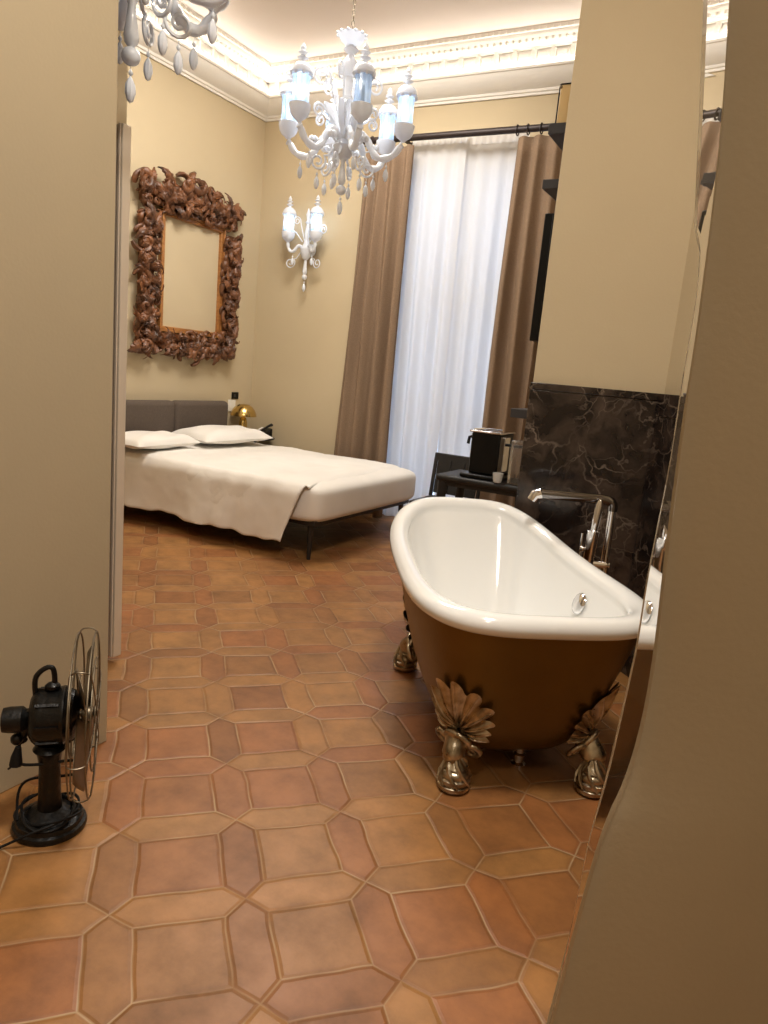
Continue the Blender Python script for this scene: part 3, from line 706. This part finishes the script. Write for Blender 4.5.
p = pillow('pillow', 'white pillow lying at the far side of the bed, by the gold lamp', -4.53, 5.23, .662, .50, .86, .17, R(-4)); p.rotation_euler = (R(1), R(1.5), R(-5))

# ------------------------------------------------------------------ night table, lamp, phone, switches
nt = thing('nightstand', 'small black round bedside table in the corner behind the bed', 'bedside table', (-4.74, 5.985, 0))
MB().lathe([(.0, .585), (.19, .585), (.2, .592), (.2, .6), (.19, .605), (.0, .605)], 32).build('table_top', BLKPL, nt)
MB().lathe([(.12, 0), (.12, .012), (.02, .02), (.016, .585)], 20).build('pedestal', BLKPL, nt)
lp = thing('table_lamp', 'gold mushroom table lamp with domed shade on the bedside table', 'lamp', (-4.87, 5.93, .606))
mb = MB().lathe([(.12, .205), (.135, .20), (.135, .207), (.13, .23), (.115, .265), (.09, .295), (.055, .317), (.0, .325)], 32, cap=False); mb.build('lamp_shade', BRASS, lp)
MB().lathe([(.055, 0), (.058, .006), (.05, .012), (.045, .02), (.043, .13), (.034, .17), (.018, .192), (.012, .30)], 24).build('lamp_base', BRASS, lp)
MB().ball((0, 0, .22), .022, 12).build('bulb', emis('warm_bulb', (1, .75, .42), .8), lp)
ph = thing('telephone', 'black desk telephone with upright handset on the bedside table', 'telephone', (-4.665, 5.985, .606), R(-12))
MB().add([(-.08, -.07, 0), (.08, -.07, 0), (.08, .08, 0), (-.08, .08, 0), (-.08, -.07, .025), (.08, -.07, .025), (.08, .08, .10), (-.08, .08, .10)], [(0, 3, 2, 1), (4, 5, 6, 7), (0, 1, 5, 4), (1, 2, 6, 5), (2, 3, 7, 6), (3, 0, 4, 7)]).build('phone_body', BLKPL, ph, bevel=.006)
mb = MB().tube([(.055, -.075, .055), (.055, -.03, .085), (.055, .03, .115), (.055, .085, .135)], [(.016, .022), (.011, .016), (.011, .016), (.016, .022)], 10); mb.build('handset', BLKPL, ph)
MB().add([(-.07, .0, .072), (-.035, .0, .072), (-.035, .06, .098), (-.07, .06, .098)], [(0, 1, 2, 3)]).build('display_label', LABELW, ph, smooth=False)
bt = MB()
for i in range(3):
    for j in range(4): bt.box(-.02 + i * .018, -.008 + i * .018, -.05 + j * .025, -.036 + j * .025, .035 + j * .0125, .041 + j * .0125)
bt.build('keypad', SHELFM, ph)
sw = thing('wall_switch', 'white wall socket plate beside the headboard', 'switch plate', (-5, 5.885, .90))
MB().box(0, .01, -.055, .055, -.06, .06).build('plate', LABELW, sw, bevel=.003)
MB().box(.01, .014, -.03, .03, -.03, .03).build('rocker', LABELW, sw, bevel=.002)
sw = thing('wall_control', 'small black control plate above the white wall socket', 'switch plate', (-5, 5.93, 1.005))
MB().box(0, .012, -.05, .05, -.035, .035).build('plate', BLKPL, sw, bevel=.003)
MB().box(.012, .014, -.02, .0, -.015, .015).build('button', SHELFM, sw)

# ------------------------------------------------------------------ right wall: shelves, tv, tan box
def shelf(label, x0, y0, y1, z0, z1):
    t = thing('wall_shelf', label, 'shelf', (-1.1, y0, z0), group='anthracite wall shelves')
    MB().box(x0 + 1.1, 0, 0, y1 - y0, 0, z1 - z0).build('shelf_board', SHELFM, t, bevel=.002)
    return t
shelf('dark grey wall shelf carrying the tan box, topmost of the three', -1.30, 3.92, 5.3, 2.684, 2.736)
shelf('dark grey wall shelf just above the television, middle of the three', -1.295, 3.92, 5.3, 2.416, 2.462)
shelf('dark grey wall shelf level with the marble top, lowest of the three', -1.33, 3.96, 5.3, 1.205, 1.255)
tv = thing('television', 'flat black television mounted on the wall behind the partition', 'television', (-1.1, 4.57, 1.98))
MB().box(-.20, -.15, -.53, .53, -.34, .34).build('tv_body', BLKPL, tv, bevel=.005)
MB().box(-.203, -.20, -.515, .515, -.325, .325).build('screen', SCREEN, tv, smooth=False)
MB().box(-.15, 0, -.12, .12, -.1, .1).build('wall_mount', BLKPL, tv, smooth=False)
bx = thing('storage_box', 'tan box with dark studded edges on the topmost shelf', 'box', (-1.205, 4.15, 2.737))
MB().box(-.085, .085, -.15, .15, 0, .215).build('box_body', TANBOX, bx, bevel=.012)
e_ = MB()
for x in (-.086, .086):
    for y in (-.151, .151):
        e_.tube([(x, y, .01), (x, y, .205)], .004, 6)
for y in (-.151, .151): e_.tube([(-.08, y, .213), (.08, y, .213)], .004, 6)
for x in (-.086, .086): e_.tube([(x, -.145, .213), (x, .145, .213)], .004, 6)
e_.build('edge_trim', BLKPL, bx)
e_ = MB()
for x in (-.08, .08):
    for z in (.012, .2): e_.ball((x, -.152, z), .009, 8)
e_.build('corner_studs', OLDMETAL, bx)

# ------------------------------------------------------------------ side table, chair, coffee machine
tb = thing('side_table', 'small black table with rounded legs beyond the bathtub', 'table', (-1.64, 4.63, 0))
MB().box(-.32, .32, -.21, .21, .705, .75).build('table_top', DKPL, tb, bevel=.018)
MB().box(-.28, .28, -.18, -.165, .675, .71).box(-.28, .28, .165, .18, .675, .71).box(-.29, -.275, -.17, .17, .675, .71).box(.275, .29, -.17, .17, .675, .71).build('apron', DKPL, tb, bevel=.005)
for sx in (-1, 1):
    for sy in (-1, 1):
        MB().tube([(sx * .30, sy * .185, 0), (sx * .285, sy * .175, .4), (sx * .275, sy * .165, .71)], [.018, .026, .036], 10).build('leg', DKPL, tb)
cm = thing('coffee_machine', 'black capsule coffee machine with chrome top on the small table', 'coffee machine', (-1.66, 4.56, .751), R(0))
MB().box(-.10, .10, -.06, .22, .03, .305).build('body', BLKPL, cm, bevel=.012)
MB().box(-.14, .13, -.11, .23, 0, .03).build('base_tray', BLKPL, cm, bevel=.012)
MB().box(-.112, .108, -.075, .22, .305, .318).build('top_plate', CHROME, cm, bevel=.004)
MB().tube([(-.105, -.03, .27), (-.125, -.03, .265), (-.13, -.03, .22)], .011, 8).build('side_lever', BLKPL, cm)
MB().box(.10, .135, -.05, .05, .06, .29).build('side_panel', CHROME, cm, bevel=.004)
MB().box(.10, .215, .06, .10, .225, .243).build('outlet_arm', BLKPL, cm, bevel=.006)
MB().tube([(-.12, .03, .317), (-.05, .03, .327), (.08, .03, .327)], .006, 8).build('lid_handle', CHROME, cm)
MB().box(.105, .128, -.1, -.02, .03, .036).build('drip_grid', CHROME, cm)
gc = thing('espresso_cup', 'small glass cup on the tray beside the coffee machine', 'cup', (-1.522, 4.435, .751))
MB().lathe([(.018, 0), (.026, .004), (.032, .03), (.035, .065), (.032, .065), (.029, .03), (.022, .008), (.0, .007)], 20, cap=False).build('cup_body', mat('cup_white', (.8, .8, .78), .15, Transmission_Weight=.4), gc)
gl = thing('water_carafe', 'tall clear glass carafe standing at the table edge by the marble', 'carafe', (-1.425, 4.50, .751))
mb = MB().prism([(.045 * cos(a) * (1.2), .045 * sin(a)) for a in [pi / 4 + pi / 2 * i for i in range(4)]], 0, .28)
def gfn(u, v):
    a = 2 * pi * u; k = .045 / max(abs(cos(a)), abs(sin(a))) ** .7 * (1 + .03 * sin(16 * a)); return (k * cos(a), k * sin(a), .28 * v)
mb = MB().grid(gfn, 48, 8, cu=True)
mb.add([(0.04 * cos(2 * pi * i / 24), .04 * sin(2 * pi * i / 24), .004) for i in range(24)], [tuple(range(24))])
GLS = mat('ribbed_glass', (.93, .94, .94), .06, Transmission_Weight=.92, IOR=1.2)
mb.build('carafe_body', GLS, gl, ang=30)
MB().tube([(.046 * cos(a), .046 * sin(a), .28) for a in [2 * pi * i / 24 for i in range(24)]], .004, 6, closed=True).build('carafe_rim', GLS, gl)
chh = thing('chair', 'dark grey chair with slatted back behind the small black table', 'chair', (-2.14, 5.22, 0), 0)
MB().box(-.2, .2, -.38, .02, .43, .455).build('seat', DKPL, chh, bevel=.01)
def bk(x0, x1, z0, z1):
    mb = MB(); T = T_((0, .0, .45), rx=R(-8)); mb.box(x0, x1, 0, .018, z0 - .45, z1 - .45, T); return mb
bk(-.215, .215, .74, .80).build('top_rail', DKPL, chh, bevel=.008)
for x in (-.215, .185): bk(x, x + .03, .45, .76).build('back_post', DKPL, chh, bevel=.006)
for x in (-.18, -.06, .06): bk(x, x + .116, .48, .75).build('back_slat', DKPL, chh, bevel=.004)
for sx in (-1, 1):
    for y in (-.35, .0): MB().tube([(sx * .2, y + (.02 if y else -.0), 0), (sx * .18, y, .44)], [.014, .02], 8).build('leg', DKPL, chh)

# ------------------------------------------------------------------ bathtub
TC = Vector((-.877, 2.707)); TA = 2.221; TL, TW, TZ0, TH, TN, TE, TTP = 1.372, .849, .69, .139, 4.2, 3.6, -.085
tubo = thing('bathtub', 'freestanding slipper bathtub, white enamel inside and bronze outside, on clawed feet', 'bathtub', (TC.x, TC.y, 0), TA)
# local frame: x along the axis to the high end, y to the left of it
def egg(t):
    ct, st = cos(t), sin(t); k = 2 / TE
    x = math.copysign(abs(ct) ** k, ct); y = math.copysign(abs(st) ** k, st) * (1 + TTP * x)
    return x, y
def rimz(x): return TZ0 + TH * (max(0, (1 + x) / 2)) ** TN
ZB = .065
def shell_fn(t, v):
    x, y = egg(t); zr = rimz(x) - .05
    h = max(0, cos(v * pi / 2)) ** .32; q = sin(v * pi / 2) ** .36
    s_ = h * (1 - .38 * q); sl = h * (1 - .25 * q) * (1 - .08 * q * max(0, x))
    return Vector((x * (TL / 2 - .025) * sl, y * (TW / 2 - .025) * s_, zr - (zr - ZB) * q))
def outer_fn(u, v): return tuple(shell_fn(2 * pi * u, v))
MB().grid(outer_fn, 140, 44, cu=True).build('shell', BRONZE, tubo, ang=80)
def inner_fn(u, v):
    t = 2 * pi * u; x, y = egg(t); zr = rimz(x)
    if v < .3:
        a = -pi * .35 + (pi * 1.40) * (v / .3)      # 0 = outermost, pi/2 = top, pi = innermost
        o = -.041 + .041 * cos(a)
        return (x * (TL / 2 + o), y * (TW / 2 + o), zr - .037 + .037 * sin(a))
    q = (v - .3) / .7; q1 = sin(q * pi / 2); h = max(0, cos(q * pi / 2)) ** .5
    s_ = h * (1 - .20 * q1)
    sl = s_ * (1 - .16 * q1 * max(0, x))
    z0 = zr - .05; z = z0 - (z0 - .19) * q1 ** 1.15
    return (x * (TL / 2 - .080) * sl, y * (TW / 2 - .080) * s_, z)
MB().grid(inner_fn, 140, 70, cu=True).build('basin', ENAMEL, tubo, ang=80)
MB().lathe([(.0, .014), (.032, .012), (.043, .006), (.046, 0)], 24, T_((-.085, -.322, .555), rx=R(-72))).build('overflow_plate', CHROME, tubo)
def on_shell(t, z, off):
    lo, hi = 0, 1
    for _ in range(22):
        m = (lo + hi) / 2
        if shell_fn(t, m).z > z: lo = m
        else: hi = m
    v = min(.985, max(.004, lo)); p = shell_fn(t, v)
    n = (shell_fn(t + .02, v) - shell_fn(t - .02, v)).cross(shell_fn(t, v + .01) - shell_fn(t, v - .004)).normalized()
    if n.dot(Vector((p.x, p.y, 0))) < 0: n = -n
    return p + n * off, n
def foot(bx_, by_):
    mb = MB(); a0 = math.atan2(by_ * TL / TW, bx_)
    # t of the corner on the egg outline whose direction matches the foot
    best = min([i / 720 * 2 * pi for i in range(720)], key=lambda t: abs(math.atan2(sin(math.atan2(shell_fn(t, .3).y, shell_fn(t, .3).x) - math.atan2(by_, bx_)), cos(math.atan2(shell_fn(t, .3).y, shell_fn(t, .3).x) - math.atan2(by_, bx_)))))
    mb.lathe([(.03, 0), (.050, .003), (.058, .014), (.057, .024), (.050, .028), (.057, .036), (.056, .047), (.047, .052), (.052, .060), (.048, .073), (.038, .078), (.041, .086), (.033, .098), (.022, .112), (.016, .125)], 28, T_((bx_, by_, 0)))
    dv = Vector((math.copysign(.7, bx_), math.copysign(.7, by_)))
    for k in range(7):
        b0 = 2 * pi * k / 7
        mb.tube([(bx_ + r * cos(b0 + w), by_ + r * sin(b0 + w), z) for r, z, w in ((.012, .128, 0), (.034, .104, .3), (.046, .08, .6), (.055, .055, .95), (.058, .03, 1.3))], [.006, .009, .009, .007, .004], 6)
    top, n = on_shell(best, .19, .03)
    B = Vector((bx_, by_, .11)); M1 = B.lerp(top, .5) + n * .022
    mb.tube([tuple(p) for p in smooth_poly3([B, M1 - Vector((0, 0, .01)), M1, top, top + Vector((0, 0, .03))])], [(.022 + .018 * min(1, i / 8), .024 + .02 * min(1, i / 8)) for i in range(len(smooth_poly3([B, M1, M1, top, top])))], 12)
    def dt(s, z):       # arc offset -> t
        e = (shell_fn(best + .03, .35) - shell_fn(best - .03, .35)).length / .06
        return best + s / e
    # back plate of the leaf hugging the shell
    A0 = R(108); NL = 11
    def leaf_fn(u, v):
        a = -A0 + 2 * A0 * u
        ph = (u * NL) % 1; rdg = sin(pi * ph)                       # one ridge per lobe
        ln = (.092 + .108 * max(0, cos(a)) ** 2.2) * (.64 + .36 * rdg ** .65)
        r = .010 + ln * v
        cup = sin(pi * min(1, v * .85 + .08))
        off = .004 + (.010 + .020 * rdg ** .8) * cup * (1 - .35 * v) + .016 * rdg * v ** 3
        q, n = on_shell(dt(sin(a) * r * .95, 0), .215 + cos(a) * r, off)
        return tuple(q)
    mb.grid(leaf_fn, 90, 12)
    for k in range(NL):                                             # raised midrib on every lobe
        a = -A0 + 2 * A0 * (k + .5) / NL; ln = .092 + .108 * max(0, cos(a)) ** 2.2; p = []
        for i in range(8):
            v = i / 7 * .93; r = .01 + ln * v; cup = sin(pi * min(1, v * .85 + .08))
            q, n = on_shell(dt(sin(a) * r * .95, 0), .215 + cos(a) * r, .004 + .030 * cup * (1 - .35 * v) + .016 * v ** 3); p.append(tuple(q))
        mb.tube(p, [.006, .006, .0055, .005, .0045, .004, .003, .002], 6)
    for (s0, z0, sz, aa, fl) in ((0, .185, .048, 0, 1), (.05, .165, .03, 2.5, -1), (-.05, .17, .03, .6, 1)):
        p = []
        for i in range(24):
            u = i / 23; r = sz * (1 - .85 * u); b0 = aa + fl * u * 2.9 * pi
            q, n = on_shell(dt(s0 + r * cos(b0), 0), max(.13, z0 + r * sin(b0)), .045); p.append(tuple(q))
        mb.tube(p, [.012 - .007 * i / 23 for i in range(24)], 8)
    return mb.build('foot', PEWTER, tubo, ang=50)
for q in ((-.498, .242), (.50, .235), (-.525, -.255), (.46, -.30)): foot(*q)
MB().lathe([(.026, 0), (.028, .01), (.018, .018), (.017, .03), (.023, .034), (.024, .048), (.016, .055), (.016, .16)], 16, T_((-.35, -.046, 0))).build('drain_pipe', CHROME, tubo)

# ------------------------------------------------------------------ floor standing tub filler
TP = Vector((-.582, 3.32)); tf = thing('tub_filler', 'chrome floor-standing bath tap with hand shower between the bathtub and the marble', 'tap', (TP.x, TP.y, 0))
dvec = Vector((-.30, -.12)); dn = dvec.normalized(); sd = Vector((-dn.y, dn.x))
MB().lathe([(.05, 0), (.05, .01), (.02, .014), (.02, .03), (.017, .87), (.017, .89)], 20).build('column', CHROME, tf)
P = smooth_poly3([(0, 0, .87), (0, 0, .905), (dn.x * .03, dn.y * .03, .918), (dn.x * .1, dn.y * .1, .918), (dvec.x, dvec.y, .915)])
MB().tube(P, .022, 14).build('spout', CHROME_REFL, tf)
MB().tube([(dvec.x, dvec.y, .915), (dvec.x + dn.x * .025, dvec.y + dn.y * .025, .906), (dvec.x + dn.x * .036, dvec.y + dn.y * .036, .88)], [.026, .027, .025], 16).build('spout_outlet', CHROME, tf)
hx = -.060
MB().tube([(hx, -.075, .58), (hx, -.075, .61), (hx + .006, -.075, .78), (hx + .008, -.075, .785), (hx + .016, -.075, .90), (hx + .018, -.075, .925)], [.014, .025, .027, .016, .019, .007], 14).build('hand_shower', CHROME, tf)
MB().tube([(.02, .0, .62), (hx - .02, -.065, .62), (hx - .05, -.075, .62)], .016, 12).build('mixer_body', CHROME, tf)
MB().tube([(hx - .04, -.075, .62), (hx - .04, -.075, .76)], .006, 8).ball((hx - .03, -.085, .69), .014, 10).build('lever', CHROME, tf)
MB().tube(smooth_poly3([(hx, -.075, .58), (hx - .01, -.05, .4), (.01, -.04, .25), (.03, -.02, .4), (.015, -.01, .66)]), .007, 8).build('hose', CHROME, tf)

# ------------------------------------------------------------------ vintage fan
FN = (-1.672, 1.25, 0); fa = math.atan2(.805, .593) - R(8)
fn_ = thing('desk_fan', 'vintage black metal desk fan with wire cage standing on the tiles by the near wall', 'fan', FN, fa)
MB().lathe([(.10, 0), (.103, .008), (.10, .018), (.092, .022), (.09, .034), (.075, .04), (.05, .052), (.034, .062), (.031, .10), (.029, .2), (.034, .235), (.045, .25), (.03, .265)], 32).build('base', BLACK, fn_)
Z0 = .352
drum = MB().lathe([(.03, -.052), (.055, -.048), (.073, -.036), (.078, -.02), (.079, .03), (.082, .034), (.082, .042), (.076, .046), (.07, .066), (.05, .076), (.02, .08)], 32, T_((.0, 0, Z0), ry=pi / 2))
for i in range(8):
    a = 2 * pi * i / 8; drum.box(-.03, .03, -.004, .004, .076, .084, Matrix.Translation((.0, 0, Z0)) @ Matrix.Rotation(a, 4, 'X'))
drum.build('motor_housing', BLACK, fn_)
MB().lathe([(.02, -.062), (.034, -.058), (.037, -.04), (.037, -.008), (.03, 0), (.02, .02)], 20, T_((-.062, 0, Z0 - .008), ry=pi / 2)).build('gearbox', BLACK, fn_)
MB().tube([(-.06, .01, Z0 - .03), (-.075, .01, Z0 - .07), (-.07, 0, Z0 - .075)], .014, 10).ball((-.085, .0, Z0 - .068), .018, 10).build('switch_knob', BLACK, fn_)
MB().tube(smooth_poly3([(-.035, 0, Z0 + .05), (-.04, 0, Z0 + .11), (-.025, 0, Z0 + .135), (.0, 0, Z0 + .15), (.012, 0, Z0 + .14), (.014, 0, Z0 + .09), (.014, 0, Z0 + .075)]), .0075, 8).ball((.008, 0, Z0 + .088), (.022, .018, .014), 10).build('carry_handle', BLACK, fn_)
MB().tube(smooth_poly3([(-.055, 0, Z0 + .02), (-.05, 0, .29), (-.025, 0, .262), (.02, 0, .26), (.06, .0, .275), (.07, 0, Z0 - .05)]), .011, 8).build('yoke', BLACK, fn_)
MB().tube([(.07, 0, Z0), (.118, 0, Z0)], .009, 10).lathe([(.02, 0), (.024, .01), (.018, .03), (.004, .035)], 16, T_((.085, 0, Z0), ry=pi / 2)).build('hub', OLDMETAL, fn_)
HX = .090; RC = .24
def blade(k):
    a0 = 2 * pi * k / 4 + R(40)
    def f_(u, v):
        r = .02 + .195 * u; wd = .11 * sin(pi * min(.96, .2 + .72 * u)) ** .6; s = (v - .5)
        ang = a0 + s * wd / max(.05, r) * 1.5 * (.5 + .5 * u)
        return (HX + s * .035 * (1 - .3 * u) + .004, r * cos(ang), Z0 + r * sin(ang))
    mb = MB().grid(f_, 14, 10); o = mb.build('blade', OLDMETAL, fn_, ang=80)
    m_ = o.modifiers.new('s', 'SOLIDIFY'); m_.thickness = .0018
for k in range(4): blade(k)
def ringp(x, r, n=48): return [(x, r * cos(a), Z0 + r * sin(a)) for a in [2 * pi * i / n for i in range(n)]]
WIRE = .0022
mb = MB()
for x, r in ((.070, RC * .97), (.116, RC * .97), (.121, .16), (.124, .05), (.062, .12)): mb.tube(ringp(x, r), WIRE * 1.2, 6, closed=True)
for k in range(6):
    a = 2 * pi * k / 6 + R(8)
    c_, s_ = cos(a), sin(a)
    pts = smooth_poly3([(.125, .012 * c_, Z0 + .012 * s_), (.125, .13 * c_, Z0 + .13 * s_), (.121, .22 * c_, Z0 + .22 * s_), (.113, RC * c_, Z0 + RC * s_), (.092, (RC + .006) * c_, Z0 + (RC + .006) * s_), (.071, RC * c_, Z0 + RC * s_), (.062, .2 * c_, Z0 + .2 * s_), (.06, .065 * c_, Z0 + .065 * s_)], 2)
    mb.tube(pts, WIRE, 6)
mb.ball((.127, 0, Z0), (.004, .018, .018), 12)
mb.build('wire_cage', OLDMETAL, fn_)
# cable coiled on the base, with the plug hanging at the back
pts = []
for i in range(90):
    a = i / 90 * 2 * pi * 2.6; r = .075 + .012 * sin(a * 1.7) + .006 * (i / 90); pts.append((r * cos(a), r * sin(a), .045 + .010 * sin(a * 2.3) + .004 * (i / 30)))
cb = MB().tube(pts, .0042, 6)
cb.tube(smooth_poly3([pts[-1], (-.09, .03, .11), (-.06, .05, .13), (.02, .06, .12), (.09, .02, .15), (.08, .0, .21), (-.02, -.03, .215), (-.085, -.02, .215), (-.082, .0, .25), (-.07, .0, .30)]), .0042, 6)
cb.tube(smooth_poly3([pts[0], (.04, -.08, .06), (-.04, -.10, .045), (-.10, -.09, .012), (-.13, -.10, .006)]), .0042, 6)
cb.build('power_cable', CABLE, fn_)
MB().tube([(-.085, -.02, .215), (-.083, -.02, .24), (-.078, -.02, .27)], [.018, .015, .008], 10).tube([(-.09, -.02, .215), (-.105, -.02, .203)], .003, 6).build('plug', CABLE, fn_)

# ------------------------------------------------------------------ lights
def area(name, loc, size, power, col, rot=(0, 0, 0), sy=None):
    l = bpy.data.lights.new(name, 'AREA'); l.energy = power; l.color = col; l.size = size
    if sy: l.shape = 'RECTANGLE'; l.size_y = sy
    o = bpy.data.objects.new(name, l); o.location = loc; o.rotation_euler = rot; COL.objects.link(o); return o
def point(name, loc, power, col, r=.03):
    l = bpy.data.lights.new(name, 'POINT'); l.energy = power; l.color = col; l.shadow_soft_size = r
    o = bpy.data.objects.new(name, l); o.location = loc; COL.objects.link(o); return o
for k in range(1, 6):
    a = view + R(13) + k * pi / 3
    point('chandelier_light', (CH1[0] + .385 * cos(a), CH1[1] + .385 * sin(a), CH1[2] + .045 + .15), .8, (.70, .84, 1), .02)
for s_ in (-1, 1):
    a = math.atan2(-.55, s_); point('sconce_light', (SC[0] + .185 * cos(a), SC[1] + .185 * sin(a) - .08, SC[2] + .075 + .15), 1.7, (.80, .90, 1), .02)
area('bedroom_fill', (-3.1, 4.4, 4.15), 1.2, 78, (1, .93, .84))  # added fill below the ceiling, makes up for the weak chandelier bulbs
area('hall_ceiling_light', (-.35, 1.15, 4.1), .45, 62, (1, .93, .84))
area('hall_fill_back', (.25, -.6, 4.1), .5, 20, (1, .91, .80))  # added fill behind the camera, brightens the near right wall end
W = bpy.data.worlds.new('world'); bpy.context.scene.world = W; W.use_nodes = True
bg = W.node_tree.nodes['Background']; bg.inputs[0].default_value = (.60, .74, 1, 1); bg.inputs[1].default_value = 1.6

# ------------------------------------------------------------------ camera
YR, PR, RR = -0.483787, -.1939, .0913
fw = Vector((sin(YR) * cos(PR), cos(YR) * cos(PR), sin(PR))); r0 = Vector((cos(YR), -sin(YR), 0)); u0 = r0.cross(fw)
r_ = r0 * cos(RR) + u0 * sin(RR); u_ = -r0 * sin(RR) + u0 * cos(RR)
cam = bpy.data.cameras.new('camera'); co = bpy.data.objects.new('camera', cam); COL.objects.link(co)
cam.sensor_fit = 'VERTICAL'; cam.sensor_height = 36; cam.lens = 717.5337 / 1024 * 36; cam.clip_start = .02
co.matrix_world = Matrix(((r_.x, u_.x, -fw.x, 0), (r_.y, u_.y, -fw.y, 0), (r_.z, u_.z, -fw.z, 1.4), (0, 0, 0, 1)))
sc_ = bpy.context.scene; sc_.camera = co
vs_ = sc_.view_settings; vs_.view_transform = 'Standard'; vs_.look = 'None'; vs_.gamma = 1; vs_.use_curve_mapping = False; vs_.exposure = .6
